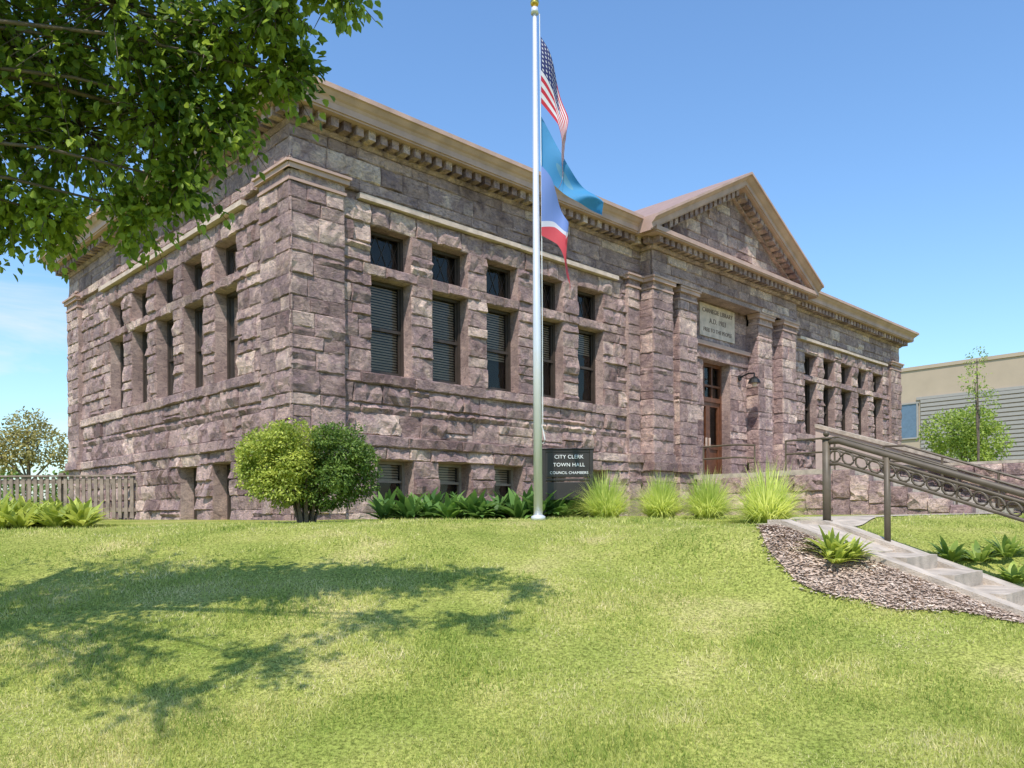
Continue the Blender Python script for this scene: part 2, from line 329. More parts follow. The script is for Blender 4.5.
def ashlar(fr,a0,a1,zs,ops,plane,thick,proud=0.05,lmin=.4,lmax=1.15,wob=True,backing=True,off=(0,0)):
    for z0,z1 in zip(zs[:-1],zs[1:]):
        iv=[(a0,a1)]
        for (o0,o1,oz0,oz1) in ops:
            if oz0<z1-.01 and oz1>z0+.01:
                ni=[]
                for (p,q) in iv:
                    if o1<=p or o0>=q: ni.append((p,q)); continue
                    if o0>p: ni.append((p,o0))
                    if o1<q: ni.append((o1,q))
                iv=ni
        for (p,q) in iv:
            if backing: fr.box(back,p,q,z0,z1,plane-thick,plane,random.random())
            P,Q=p,q
            if p==a0: P-=off[0]
            if q==a1: Q+=off[1]
            s=P; hgt=z1-z0
            while s<Q-1e-4:
                L=random.uniform(lmin,lmax)*(1.25 if hgt<.25 else 1)
                e=s+L
                if Q-e<lmin*.8: e=Q
                if e-s>lmax*1.6: e=s+(e-s)/2
                if hgt>.37 and random.random()<.18 and e-s<lmax:
                    zm=z0+hgt*random.choice((.35,.5,.62)); block(fr,s,e,z0,zm,plane,proud); block(fr,s,e,zm,z1,plane,proud)
                else: block(fr,s,e,z0,z1,plane,proud)
                s=e
L=29.0; DP=13.0; P0,P1=10.4,18.6
WZ=(2.76,4.68,4.90,5.66)
fw=[(1.66+1.545*k,1.66+1.545*k+.99) for k in range(5)]
fw+= [(L-b,L-a) for a,b in fw]
lw=[(2.2+1.61*k,2.2+1.61*k+1.06) for k in range(5)]
def ops(ws): return [(a,b,WZ[0],WZ[1]) for a,b in ws]+[(a,b,WZ[2],WZ[3]) for a,b in ws]
fb=[(1.75,2.65,.02,1.07),(3.3,4.2,.02,1.07),(4.9,5.8,.02,1.07),(6.45,7.35,.02,1.07),(8.0,8.9,.02,1.07)]; fb+=[(L-b,L-a,c,d) for a,b,c,d in fb]
lb=[(2.45,3.3,-.28,1.07),(4.1,5.0,-.28,1.07)]
zlow=[-.45,.02,.38,.72,1.07,1.32]; zwt=[1.32,1.54]; zmid=[1.54,1.98,2.16,2.54]; zsill=[2.54,2.76]
zwin=[2.76,3.20,3.42,3.86,4.08,4.44,4.68,4.90,5.28,5.66,6.06]
zent=[6.22,6.44,6.82,7.04]
zl2=[-.45,-.28,.1,.38,.72,1.07,1.32]
TH_=.46
for fr,segs,op,ob,zl in ((FRONT,[(0,P0),(P1,L)],ops(fw),fb,zlow),(LEFT,[(TH_,DP)],ops(lw),lb,zl2)):
    for a0,a1 in segs:
        o=(0.04,0) if a0==0 else ((0.0,.04) if a1==L else (TH_+.04 if fr is LEFT else 0,0))
        ashlar(fr,a0,a1,zl,ob,0.05,TH_+.05,.075,off=o)
        ashlar(fr,a0,a1,zwt,[],0.10,TH_+.10,.05,lmin=.8,lmax=1.5,off=o)
        ashlar(fr,a0,a1,zmid,[],0.0,TH_,.075,off=o)
        ashlar(fr,a0,a1,zsill,[],0.06,TH_+.06,.04,lmin=.9,lmax=1.6,off=o)
        ashlar(fr,a0,a1,zwin,op,0.0,TH_,.055,lmin=.3,lmax=.8,off=o)
        ashlar(fr,a0,a1,[6.06,6.22],[],-.02,TH_,.03,off=o)
        ashlar(fr,a0,a1,zent,[],0.07,TH_+.07,.035,lmin=.5,lmax=1.3,off=(o[0]+(.07 if o[0] else 0),o[1]))
trim=MB()   # mats: 0 TAN 1 CORN 2 STN 3 TOPR
def trimbox(fr,*a,m=0): fr.box(trim,*a,r=random.random(),m=m)
def course(fr,a0,a1,z0,z1,d0,d1,m=0):
    s=a0
    while s<a1-1e-3:
        e=min(a1,s+random.uniform(1.2,1.8)); e=a1 if a1-e<.5 else e
        trimbox(fr,s+.003,e-.003,z0+random.uniform(-.004,.004),z1+random.uniform(-.004,.004),d0,d1+random.uniform(-.006,.006),m=m); s=e
course(FRONT,1.35,9.35,6.08,6.18,-.02,.14); course(FRONT,L-9.35,L-1.35,6.08,6.18,-.02,.14)
course(LEFT,1.75,10.2,6.08,6.18,-.02,.14)
def pil(fr,a0,a1,plane,zs,proud=.035,off=(0,0),base=True,thick=.13):
    ashlar(fr,a0,a1,zs,[],plane,thick,proud,lmin=.36,lmax=.8,off=off)
    if base:
        ashlar(fr,a0-.06,a1+.06,[1.32,1.56],[],plane+.08,thick+.08,.03,lmin=.9,lmax=1.4,off=off)
def cap(fr,a0,a1,plane,back_=.15):
    trimbox(fr,a0-.03,a1+.03,6.0,6.05,plane-back_,plane+.05,m=1)
    fr.box(trim,a0,a1,6.05,6.2,plane-back_,plane+.03,random.random(),2)
    trimbox(fr,a0-.07,a1+.07,6.2,6.29,plane-back_,plane+.09,m=1)
    trimbox(fr,a0-.10,a1+.10,6.292,6.34,plane-back_,plane+.13,m=1)
zp=[-.45,.0,.35,.8,1.1,1.32]; zp2=[1.56,1.98,2.2,2.62,3.0,3.25,3.68,3.95,4.35,4.75,5.0,5.45,5.7,6.0]
for fr in (FRONT,LEFT):
    pil(fr,-.12,1.0,.12,zp,off=(.04,0),base=True); pil(fr,-.12,1.0,.12,zp2,off=(.04,0),base=False)
    cap(fr,-.12,1.0,.12)
for fr,a0,a1 in ((FRONT,L-1.0,L+.12),(LEFT,DP-1.0,DP+.0),(FRONT,9.75,10.25),(FRONT,P1+.15,P1+.65)):
    pil(fr,a0,a1,.12,zp); pil(fr,a0,a1,.12,zp2,base=False); cap(fr,a0,a1,.12)
PP=.45
def solid_pier(a0,a1,plane,k=0):
    zz=[z+(.0 if i in(0,len(zp2)-1) else random.uniform(-.07,.07)) for i,z in enumerate(zp2)]
    for zs in (zp,zz):
        ashlar(FRONT,a0,a1,zs,[],plane,.2,.032,lmin=.35,lmax=.95,off=(.02,.02))
        f=Fr((a0,0),(0,1),(-1,0)); ashlar(f,-plane+.2,.0+ (0.1 if a0>12 else 0.0),zs,[],0,.2,.025,lmin=.3,lmax=.7,off=(.2,0))
        f2=Fr((a1,0),(0,1),(1,0)); f2.box(back,-plane+.2,.1,zs[0],zs[-1],-.2,0,.4)
    trim.box(a0-.09,a1+.09,-plane-.1,.0,1.12,1.34,random.random(),2)
    trim.box(a0-.05,a1+.05,-plane-.06,.0,1.34,1.56,random.random(),2)
    trim.box(a0-.03,a1+.03,-plane-.05,.0,6.0,6.05,.5,1); trim.box(a0-.01,a1+.01,-plane-.03,.0,6.05,6.2,random.random(),2)
    trim.box(a0-.07,a1+.07,-plane-.10,.0,6.2,6.3,.5,1); trim.box(a0-.10,a1+.10,-plane-.13,.0,6.3,6.35,.5,1)
solid_pier(P0,11.3,PP); solid_pier(P1-.9,P1,PP)
solid_pier(11.85,12.7,PP-.12); solid_pier(16.3,17.15,PP-.12)
for a0,a1 in ((11.3,11.85),(17.15,17.7)):
    ashlar(FRONT,a0,a1,[-.45,.2,.8,1.3,1.8,2.2,2.6,3.0,3.45,3.9,4.3,4.7,5.1,5.5,5.9,6.36],[(a0+.12,a1-.12,3.0,3.9)],.12,.3,.03)
    FRONT.box(back,a0+.1,a1-.1,2.98,3.92,-.2,-.1,.1)
ashlar(FRONT,P0,P1,[6.50,6.78,7.04],[],PP+.02,.5,.035,lmin=.6,lmax=1.3,off=(.05,.05))
back.box(P0,P1,-PP,.5,6.36,6.5,.4)
for a0,n in ((P0,-1),(P1,1)):
    f=Fr((a0,0),(0,1),(n,0)); ashlar(f,-PP+.05,0.0,[6.36,6.78,7.04],[],.02,.3,.03)
ashlar(FRONT,P0,12.7,[6.36,6.5],[],PP+.02,.3,.02); ashlar(FRONT,16.3,P1,[6.36,6.5],[],PP+.02,.3,.02)
DR=(13.72,15.28,1.05,4.62)
ashlar(FRONT,12.7,16.3,[1.05,1.5,1.95,2.3,2.75,3.2,3.55,4.0,4.3,4.62],[DR],-.1,.5,.04)
ashlar(FRONT,12.7,16.3,[4.62,5.0],[],-.04,.4,.03,lmin=1.0,lmax=1.9)
trimbox(FRONT,12.72,16.28,5.0,5.12,-.1,.08,m=1)
ashlar(FRONT,12.7,16.3,[5.12,5.32],[],-.1,.4,.03); ashlar(FRONT,12.7,16.3,[5.32,5.7,6.05,6.3],[(13.5,15.5,5.32,6.3)],-.1,.4,.03)
ashlar(FRONT,12.7,16.3,[6.3,6.36],[],-.1,.4,.0)
trimbox(FRONT,13.5,15.5,5.32,6.3,-.35,-.05)
def sweep(mb,path,closed,prof,mats):
    n=len(path); E=n if closed else n-1
    nr=[]
    for i in range(E):
        x0,y0=path[i]; x1,y1=path[(i+1)%n]; dx,dy=x1-x0,y1-y0; l=math.hypot(dx,dy); nr.append((dy/l,-dx/l))
    rings=[]
    for i in range(n):
        if closed: a=nr[i-1]; c=nr[i]
        else: a=nr[max(i-1,0)]; c=nr[min(i,E-1)]
        ox,oy=(a[0]+c[0],a[1]+c[1]) if a!=c else a
        rings.append([(path[i][0]+ox*d,path[i][1]+oy*d,z) for d,z in prof])
    for i in range(E):
        A_,B_=rings[i],rings[(i+1)%n]
        for k in range(len(prof)-1):
            mb.poly([A_[k],B_[k],B_[k+1],A_[k+1]],.5,mats[k])
    if not closed:
        mb.poly(rings[0],.5,mats[0]); mb.poly(rings[-1],.5,mats[0])
path=[(0,DP),(0,0),(P0,0),(P0,-PP),(P1,-PP),(P1,0),(L,0),(L,DP)]
sweep(trim,path,True,[(-.1,7.04),(.10,7.04),(.16,7.09),(.16,7.12),(.09,7.12),(.09,7.30),(.50,7.30),(.50,7.335),(.53,7.335),(.53,7.45),(-.2,7.48)],[2,2,2,2,2,1,1,1,1,1])
cp=[(P1,-PP),(P1,0),(L,0),(L,DP),(0,DP),(0,0),(P0,0),(P0,-PP)]
sweep(trim,cp,False,[(-.2,7.45),(.53,7.451),(.56,7.50),(.60,7.53),(.66,7.60),(.70,7.615),(.70,7.70),(-.2,7.76)],[1]*7)
def modil(fr,a0,a1,plane):
    n=int((a1-a0)/.27); st=(a1-a0)/n
    for i in range(n):
        c=a0+(i+.5)*st; fr.box(trim,c-.08,c+.08,7.122,7.297,plane+.05,plane+.38,random.random(),2)
modil(FRONT,-.3,P0-.35,0); modil(FRONT,P1+.35,L+.3,0); modil(FRONT,P0-.25,P1+.25,PP); modil(LEFT,-.3,DP+.3,0)
modil(Fr((P0,0),(0,1),(-1,0)),-PP-.2,-.1,0)
z=7.74
rf=MB(); rp=[(-.1,-.1,z),(L+.1,-.1,z),(L+.1,DP+.1,z),(-.1,DP+.1,z)]; r1_=(6.5,6.5,8.25); r2_=(L-6.5,6.5,8.25)
rf.poly([rp[0],rp[1],r2_,r1_]); rf.poly([rp[1],rp[2],r2_]); rf.poly([rp[2],rp[3],r1_,r2_]); rf.poly([rp[3],rp[0],r1_])
rf.build('roof',[ROOF],TH)
uc=(P0+P1)/2; tip=P0-.72; zt0=7.66; zap=10.12; slope=(zap-zt0)/(uc-tip)
def rake(sgn):
    pr=[(-6.0,-.30),(PP+.05,-.38),(PP+.46,-.38),(PP+.46,-.34),(PP+.50,-.34),(PP+.50,-.20),(PP+.55,-.17),(PP+.64,-.08),(PP+.70,-.07),(PP+.70,0.0),(-6.0,0.02)]
    A_=[(uc-sgn*(uc-tip),-d,zt0+hh) for d,hh in pr]; B_=[(uc,-d,zap+hh) for d,hh in pr]
    for k in range(len(pr)-1): trim.poly([A_[k],B_[k],B_[k+1],A_[k+1]],.5,3 if k==len(pr)-2 else 1)
    trim.poly(A_,.5,1)
    n=18
    for i in range(1,n):
        c=tip+.35+(uc-tip-.35)*i/n; u0,u1=c-.075,c+.075
        zz=lambda u: zt0+slope*(u-tip)
        U0,U1=uc-sgn*(uc-u0),uc-sgn*(uc-u1)
        pts=[]
        for zo in (-.56,-.384):
            for (U,uu,d) in ((U0,u0,PP+.36),(U1,u1,PP+.36),(U1,u1,PP+.02),(U0,u0,PP+.02)): pts.append((U,-d,zz(uu)+zo))
        trim.quadbox(pts,random.random(),2)
rake(1); rake(-1)
zs=[7.48,7.78,8.0,8.36,8.6,8.95,9.2,9.5]
for z0,z1 in zip(zs[:-1],zs[1:]):
    hw=(uc-tip)-(z1+.50-zt0)/slope
    if hw>.2: ashlar(FRONT,uc-hw,uc+hw,[z0,z1],[],PP-.02,.1,.03,lmin=.4,lmax=.9,backing=False)
hw=(uc-tip)-(7.45+.36-zt0)/slope
back.poly([(uc-hw,-(PP-.02),7.45),(uc+hw,-(PP-.02),7.45),(uc,-(PP-.02),zap-.36)],.3)
for sgn in (1,-1):
    pts=[]
    for zo in (-.62,-.565):
        for (u,d) in ((tip+1.2,PP+.10),(uc,PP+.10),(uc,PP-.05),(tip+1.2,PP-.05)):
            pts.append((uc-sgn*(uc-u),-d,zt0+slope*(u-tip)+zo))
    trim.quadbox(pts,.5,2)
# windows
frm=MB(); gls=MB(); bld=MB(); drk=MB()
class Sh:
    def __init__(s,f,k): s.f=f;s.k=k
    def P(s,a,z,d): return s.f.P(a,z,d-s.k)
    def box(s,mb,a0,a1,z0,z1,d0,d1,r=.5,m=0): s.f.box(mb,a0,a1,z0,z1,d0-s.k,d1-s.k,r,m)
def window(fr,a0,a1,z0,z1,kind,fm=0,blind=1.0):
    fr=Sh(fr,.05)
    t=.065; d0,d1=-.30,-.20
    fr.box(frm,a0,a0+t,z0,z1,d0,d1,m=fm); fr.box(frm,a1-t,a1,z0,z1,d0,d1,m=fm); fr.box(frm,a0+t,a1-t,z0,z0+t,d0,d1-.002,m=fm); fr.box(frm,a0+t,a1-t,z1-t,z1,d0,d1-.002,m=fm)
    A0,A1,Z0,Z1=a0+t,a1-t,z0+t,z1-t
    if kind=='sash':
        zm=(Z0+Z1)/2
        fr.box(frm,A0,A1,zm-.03,zm+.03,-.29,-.215,m=fm)
        for s0,s1,zz0,zz1,dd in ((A0,A0+.04,Z0,zm-.03,-.235),(A1-.04,A1,Z0,zm-.03,-.235),(A0,A0+.035,zm+.03,Z1,-.25),(A1-.035,A1,zm+.03,Z1,-.25),(A0+.04,A1-.04,Z0,Z0+.06,-.237)):
            fr.box(frm,s0,s1,zz0,zz1,-.28,dd,m=fm)
    elif kind=='lead':
        n=3; wd=(A1-A0)/n
        for i in range(n):
            for (p,q) in (((A0+i*wd,Z0),(A0+(i+1)*wd,Z1)),((A0+(i+1)*wd,Z0),(A0+i*wd,Z1))):
                b_=.004
                frm.quadbox([fr.P(p[0]-b_,p[1],-.255),fr.P(p[0]+b_,p[1],-.255),fr.P(p[0]+b_,p[1],-.265),fr.P(p[0]-b_,p[1],-.265),fr.P(q[0]-b_,q[1],-.255),fr.P(q[0]+b_,q[1],-.255),fr.P(q[0]+b_,q[1],-.265),fr.P(q[0]-b_,q[1],-.265)],m=0)
        fr.box(frm,A0,A1,Z0,Z0+.04,-.29,-.24,m=0); fr.box(frm,A0,A0+.035,Z0+.04,Z1,-.29,-.241,m=0); fr.box(frm,A1-.035,A1,Z0+.04,Z1,-.29,-.241,m=0)
    elif kind=='base':
        zm=Z0+(Z1-Z0)*.62
        fr.box(frm,A0,A1,zm-.025,zm+.025,-.29,-.22,m=fm)
    gls.poly([fr.P(A0,Z0,-.27),fr.P(A1,Z0,-.27),fr.P(A1,Z1,-.27),fr.P(A0,Z1,-.27)])
    if kind!='lead' and blind>0:
        zb=Z1-(Z1-Z0)*blind; zc=Z1-.01
        while zc>zb:
            bld.poly([fr.P(A0+.01,zc,-.345),fr.P(A1-.01,zc,-.345),fr.P(A1-.01,zc-.038,-.318),fr.P(A0+.01,zc-.038,-.318)]); zc-=.055
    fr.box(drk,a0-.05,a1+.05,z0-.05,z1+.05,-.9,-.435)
for i,(a,b) in enumerate(fw):
    window(FRONT,a,b,WZ[0],WZ[1],'sash',blind=[1,1,.6,.5,.3,.5,1,.4,.7,1][i]); window(FRONT,a,b,WZ[2],WZ[3],'lead')
for i,(a,b) in enumerate(lw):
    window(LEFT,a,b,WZ[0],WZ[1],'sash',blind=[.5,.3,.5,.0,.4][i]); window(LEFT,a,b,WZ[2],WZ[3],'lead')
for (a,b,c,d) in fb: window(FRONT,a,b,c,d,'base',fm=1,blind=.35)
for (a,b,c,d) in lb: window(LEFT,a,b,c,d,'base',fm=0,blind=0)
dm=MB()
a0,a1,z0,z1=DR
FD=Sh(FRONT,.12)
FD.box(dm,a0,a0+.1,z0,z1,-.4,-.28); FD.box(dm,a1-.1,a1,z0,z1,-.4,-.28); FD.box(dm,a0+.1,a1-.1,z1-.1,z1,-.4,-.282)
FD.box(dm,a0+.1,a1-.1,3.42,3.56,-.4,-.26); FD.box(dm,a0+.1,a1-.1,3.9,3.96,-.4,-.29)
um=(a0+a1)/2
for k in range(1,3): 
    q=a0+.1+(a1-a0-.2)*k/3; FD.box(dm,q-.025,q+.025,3.56,4.52,-.4,-.288)
for (p,q) in ((a0+.1,um-.004),(um+.004,a1-.1)):
    FD.box(dm,p,p+.11,z0,3.42,-.4,-.3); FD.box(dm,q-.11,q,z0,3.42,-.4,-.3)
    for zz0,zz1 in ((z0,z0+.25),(1.95,2.1),(3.28,3.42)): FD.box(dm,p+.11,q-.11,zz0,zz1,-.4,-.302)
    FD.box(dm,p+.11,q-.11,z0+.25,1.95,-.4,-.34)
    FD.box(dm,q-.15 if q<um else p+.03,q-.12 if q<um else p+.06,2.0,2.3,-.3,-.25,m=1)
gls.poly([FD.P(a0+.1,2.0,-.36),FD.P(a1-.1,2.0,-.36),FD.P(a1-.1,4.55,-.36),FD.P(a0+.1,4.55,-.36)])
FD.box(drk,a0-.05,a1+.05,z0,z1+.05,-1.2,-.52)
dm.build('entrance_door',[WOODR,TAN],TH)
frm.build('window_frames',[FRM,FRML],TH); gls.build('window_glass',[gl],TH); bld.build('window_blinds',[BLD],TH); drk.build('interior',[DRK],TH)
back.box(L-.4,L+.0,.46,DP,-.45,7.04,.5); back.box(.46,L-.4,DP-.4,DP,-.45,7.04,.5)
back.box(P0,P1,.1+.5,.9,-.45,1.05,.5)
blk.build('stone_blocks',[STN],TH); back.build('stone_backing',[MOR],TH); trim.build('cornice_and_trim',[TAN,CORN,STN,TOPR],TH)
lm=MB(); lx=15.72; ly=-.5
lm.tube([(lx,.05,4.25),(lx,-.3,4.36),(lx,ly,4.34),(lx,ly,4.22)],.028,6); lm.tube([(lx,ly,4.24),(lx,ly,4.15),(lx,ly,4.03)],[.04,.15,.20],12); lm.tube([(lx,ly,4.03),(lx,ly,3.92)],[.09,.06],8,m=1)
lm.tube([(lx,.02,4.25),(lx,-.02,4.25)],[.1,.09],10)
lm.build('entrance_lamp',[BLK,TAN],TH)
def text(s,size,loc,rot,mat,parent,name,ext=.004):
    c=bpy.data.curves.new(name,'FONT'); c.body=s; c.size=size; c.align_x='CENTER'; c.align_y='CENTER'; c.extrude=ext; c.space_character=1.05
    o=bpy.data.objects.new(name,c); COL.objects.link(o); o.location=loc; o.rotation_euler=rot; c.materials.append(mat)
    if parent:o.parent=parent
    return o
INK=simple('inscription_dark',(0.16,0.11,0.09),.9)
for i,s in enumerate(('CARNEGIE LIBRARY','A.D. 1903','FREE TO THE PEOPLE')):
    text(s,[.19,.22,.165][i],(14.5,.045,6.1-.29*i),(math.radians(90),0,0),INK,TH,'inscription')
# entrance steps/landing (children)
st=MB()
ul0,ul1=12.45,17.0
blk=MB(); back=MB()
st.box(ul0,ul1,-4.4,-.3,.93,1.05)
for k in range(7):
    st.box(ul0+.3,ul1-.3,-4.4-.42*(k+1),-4.4-.42*k-.0,-.4,.93-.15*k)
fL=Fr((ul0,0),(0,1),(-1,0))
ashlar(fL,-4.4,-.5,[-.4,.05,.5,.93],[],0,.4,.07,lmin=.5,lmax=1.0)
for k in range(7):
    ashlar(fL,-4.4-.45*(k+1),-4.4-.45*k,[-.4,(-.4+1.02-.15*k)/2,1.02-.15*k],[],0,.3,.05,lmin=.4,lmax=.9)
pw=MB()
def wz(t): return 2.8-.335*(t-1.4)
t0,t1=1.0,9.0; u0,u1=18.9,19.2
pw.quadbox([(u0,-t1,-.4),(u1,-t1,-.4),(u1,-t0,-.4),(u0,-t0,-.4),(u0,-t1,wz(t1)-.12),(u1,-t1,wz(t1)-.12),(u1,-t0,wz(t0)-.12),(u0,-t0,wz(t0)-.12)],m=0)
pw.quadbox([(u0-.06,-t1-.03,wz(t1)-.12),(u1+.06,-t1-.03,wz(t1)-.12),(u1+.06,-t0,wz(t0)-.12),(u0-.06,-t0,wz(t0)-.12),(u0-.06,-t1-.03,wz(t1)),(u1+.06,-t1-.03,wz(t1)),(u1+.06,-t0,wz(t0)),(u0-.06,-t0,wz(t0))],m=1)
pw.build('parapet_wall',[CONP,CONC],TH)
fR=Fr((17.3,0),(0,1),(-1,0)); ashlar(fR,-7.6,-.5,[-.4,.1,.5,.93,1.25],[],0,.6,.06,lmin=.5,lmax=1.0)
st.box(17.28,17.95,-7.6,-.5,1.25,1.33)
hr=MB()
def rail(u,off,ts,zs,r=.03): hr.tube([(u,-t,z+off) for t,z in zip(ts,zs)],r,6)
for off in (.85,.62,.4,.2): rail(17.1,off,(3.9,4.5,8.0),(1.05,1.03,-.25),.038)
for t,z in ((3.9,1.05),(5.5,.68),(6.9,.17),(8.0,-.25)): hr.tube([(17.1,-t,z-.1),(17.1,-t,z+.86)],.035,6)
for off in (.8,.45): rail(12.6,off,(.6,1.6,2.2),(1.05,1.05,1.0),.028); rail(12.6,off,(3.1,4.5,7.2),(1.05,1.05,.1),.028)
for t,z in ((.6,1.05),(2.2,1.0),(3.1,1.05),(4.4,1.05),(7.2,.1)): hr.tube([(12.6,-t,z-.1),(12.6,-t,z+.8)],.026,6)
hr.build('stair_handrails',[BRZ],TH)
st.build('entrance_steps',[CONC],TH); blk.build('steps_stone',[STN],TH); back.build('steps_backing',[MOR],TH)

# ------------------------------------------------------------------ near garden steps
gs=MB()
def kerb(l0,l1,t0,t1,n=30,hh=.0):
    for i in range(n):
        ta=t0+(t1-t0)*i/n; tb=t0+(t1-t0)*(i+1)/n
        za,zb=float(kerbz(ta))+hh,float(kerbz(tb))+hh
        gs.quadbox([TP(ta,l1,za-.5),TP(tb,l1,zb-.5),TP(tb,l0,zb-.5),TP(ta,l0,za-.5),TP(ta,l1,za),TP(tb,l1,zb),TP(tb,l0,zb),TP(ta,l0,za)])
kerb(-KA,KA,-.3,4.4,hh=.02); kerb(K0,K1,-.1,4.4,hh=.04)
def slab(ta,tb,za,zb): gs.quadbox([TP(ta,K0,-1.4),TP(tb,K0,-1.4),TP(tb,KA,-1.4),TP(ta,KA,-1.4),TP(ta,K0,za),TP(tb,K0,zb),TP(tb,KA,zb),TP(ta,KA,za)])
slab(-.25,.1,-.15,-.16); slab(.1,.8,-.16,-.43)
for k in range(9):
    t0=.8+.42*k; z=-.45-.149*k
    gs.quadbox([TP(t0,K0,z-.6),TP(t0+.46,K0,z-.6),TP(t0+.46,KA,z-.6),TP(t0,KA,z-.6),TP(t0,K0,z),TP(t0+.43,K0,z-.01),TP(t0+.43,KA,z-.01),TP(t0,KA,z)])
gs.build('garden_steps',[CONC],None)
pth=MB()
for i in range(3):
    p,q=Vector(PATH[i]),Vector(PATH[i+1]); d=(q-p).normalized(); n_=Vector((-d.y,d.x))*.48
    K=24
    for k in range(K):
        for j in range(6):
            pts=[]
            for (kk,jj) in ((k,j),(k+1,j),(k+1,j+1),(k,j+1)):
                v_=p.lerp(q,kk/K)+n_*(jj/3-1); pts.append((v_.x,v_.y,gz(v_.x,v_.y)+.016+.003*i))
            pth.poly(pts)
pth.build('path',[CONC])
rl=MB()
def rz(t): return -.355*max(0,t-.15)
TT=[-.0,.15,1.0,2.0,3.0,4.3]
b0=-.2
for off,rr in ((1.0,.034),(.92,.018),(.74,.020)):
    rl.tube([TP(t,0,b0+off+rz(t)) for t in TT],rr,8)
def post(t,r,top,ball=False):
    z=b0+rz(t)
    rl.tube([TP(t,0,z-.15),TP(t,0,z+top)],r,12)
    if ball:
        rl.tube([TP(t,0,z+top),TP(t,0,z+top+.02),TP(t,0,z+top+.03)],[r*1.35,r*1.35,r*.6],12)
        rl.tube([TP(t,0,z+top+.03+.035*(1-math.cos(a))) for a in [0.01,.5,1.,1.57,2.1,2.6,3.13]],[.035*math.sin(a)+.001 for a in [0.01,.5,1.,1.57,2.1,2.6,3.13]],10)
        rl.tube([TP(t,0,z),TP(t,0,z+.09)],r*1.4,12)
post(0,.046,1.03,True); post(.68,.034,.97); post(2.3,.034,.97); post(4.3,.045,1.06,True)
t=.1
while t<4.2:
    c=Vector(TP(t,0,b0+.83+rz(t))); R=.066
    pp=[]
    for k in range(13):
        a=2*math.pi*k/12
        pp.append(tuple(c+Vector((TD[0],TD[1],-.355 if t>.15 else 0))*(R*math.cos(a))+Vector((0,0,1))*(R*math.sin(a))))
    rl.tube(pp,.013,5,cap=False); t+=.15
rl.build('stair_railing',[BRZ],None,smooth=True)

# ------------------------------------------------------------------ mulch bed
MUL=foliage_mat('mulch_chips',(0.32,0.22,0.16),(0.80,0.66,0.53),trans=0,rough=.9,nscale=5)
n=9000
t=rng.random(n)*(BT1-BT0)+BT0; l=K1+rng.random(n)*.95; ok=(l<K1+.01+bedw(t)+rng.normal(0,.04,n)); t=t[ok];l=l[ok]; n=len(t)
x=A[0]+TD[0]*t+LD[0]*l; y=A[1]+TD[1]*t+LD[1]*l; z=gzv(x,y)+.014+.010*rng.random(n)
c=np.stack([x,y,z],1); a=rng.random(n)*6.28; d=np.stack([np.cos(a),np.sin(a),rng.normal(0,.10,n)],1); nn=nrm(np.stack([rng.normal(0,.15,n),rng.normal(0,.15,n),np.ones(n)],1))
leaves_obj('mulch_bed',c,d,nn,.018+.045*rng.random(n),.012+.022*rng.random(n),MUL,curl=.03)
ms=MB(); 
for i in range(30):
    ta=BT0+(BT1-BT0)*i/30; tb=BT0+(BT1-BT0)*(i+1)/30
    K=8
    for k in range(K):
        q=[]
        for tt,f_ in ((ta,k/K),(tb,k/K),(tb,(k+1)/K),(ta,(k+1)/K)):
            X_,Y_,_=TP(tt,K1-.02+(.02+float(bedw(tt)))*f_,0); q.append((X_,Y_,gz(X_,Y_)+.012))
        ms.poly(q)
mo=ms.build('mulch_soil',[simple('mulch_soil',(0.40,0.30,0.23),1,var=.5,scale=25)]); mo.parent=bpy.data.objects['mulch_bed']

# ------------------------------------------------------------------ flagpole & flags
FX,FY=.36,11.0
ALU=simple('aluminium_pole',(0.72,0.72,0.74),.35,metal=.35,var=.05,scale=2); GOLD=simple('gold_ball',(0.75,0.5,0.12),.25,metal=1)
FP=empty('flagpole',(FX,FY,0)); fg=gz(FX,FY)
m_=MB(); zt=6.86
m_.tube([(0,0,fg-.1),(0,0,fg+2.5),(0,0,zt)],[.062,.056,.028],16); m_.tube([(0,0,fg),(0,0,fg+.05),(0,0,fg+.07)],[.10,.10,.07],16); m_.tube([(0,0,zt),(0,0,zt+.08)],[.055,.045],12)
m_.build('pole',[ALU],FP,smooth=True)
m_=MB(); aa=[.01,.4,.8,1.2,1.57,2,2.4,2.8,3.13]
m_.tube([(0,0,zt+.09+.06*(1-math.cos(a))) for a in aa],[.06*math.sin(a)+.001 for a in aa],14); m_.build('finial_ball',[GOLD],FP,smooth=True)
m_=MB(); m_.tube([(.065,-.03,zt-.02),(.075,-.03,4),(.07,-.05,1.2)],.006,5); m_.tube([(.06,-.02,1.2),(.10,-.04,1.0),(.07,-.02,.95)],.008,5); m_.build('halyard',[simple('rope',(.7,.7,.68))],FP)
def uvmath(nt,op,a,b=None,c=None):
    n=N(nt,'ShaderNodeMath',operation=op)
    for i,v in enumerate((a,b,c)):
        if v is None: continue
        if isinstance(v,(int,float)): n.inputs[i].default_value=v
        else: nt.links.new(v,n.inputs[i])
    return n.outputs[0]
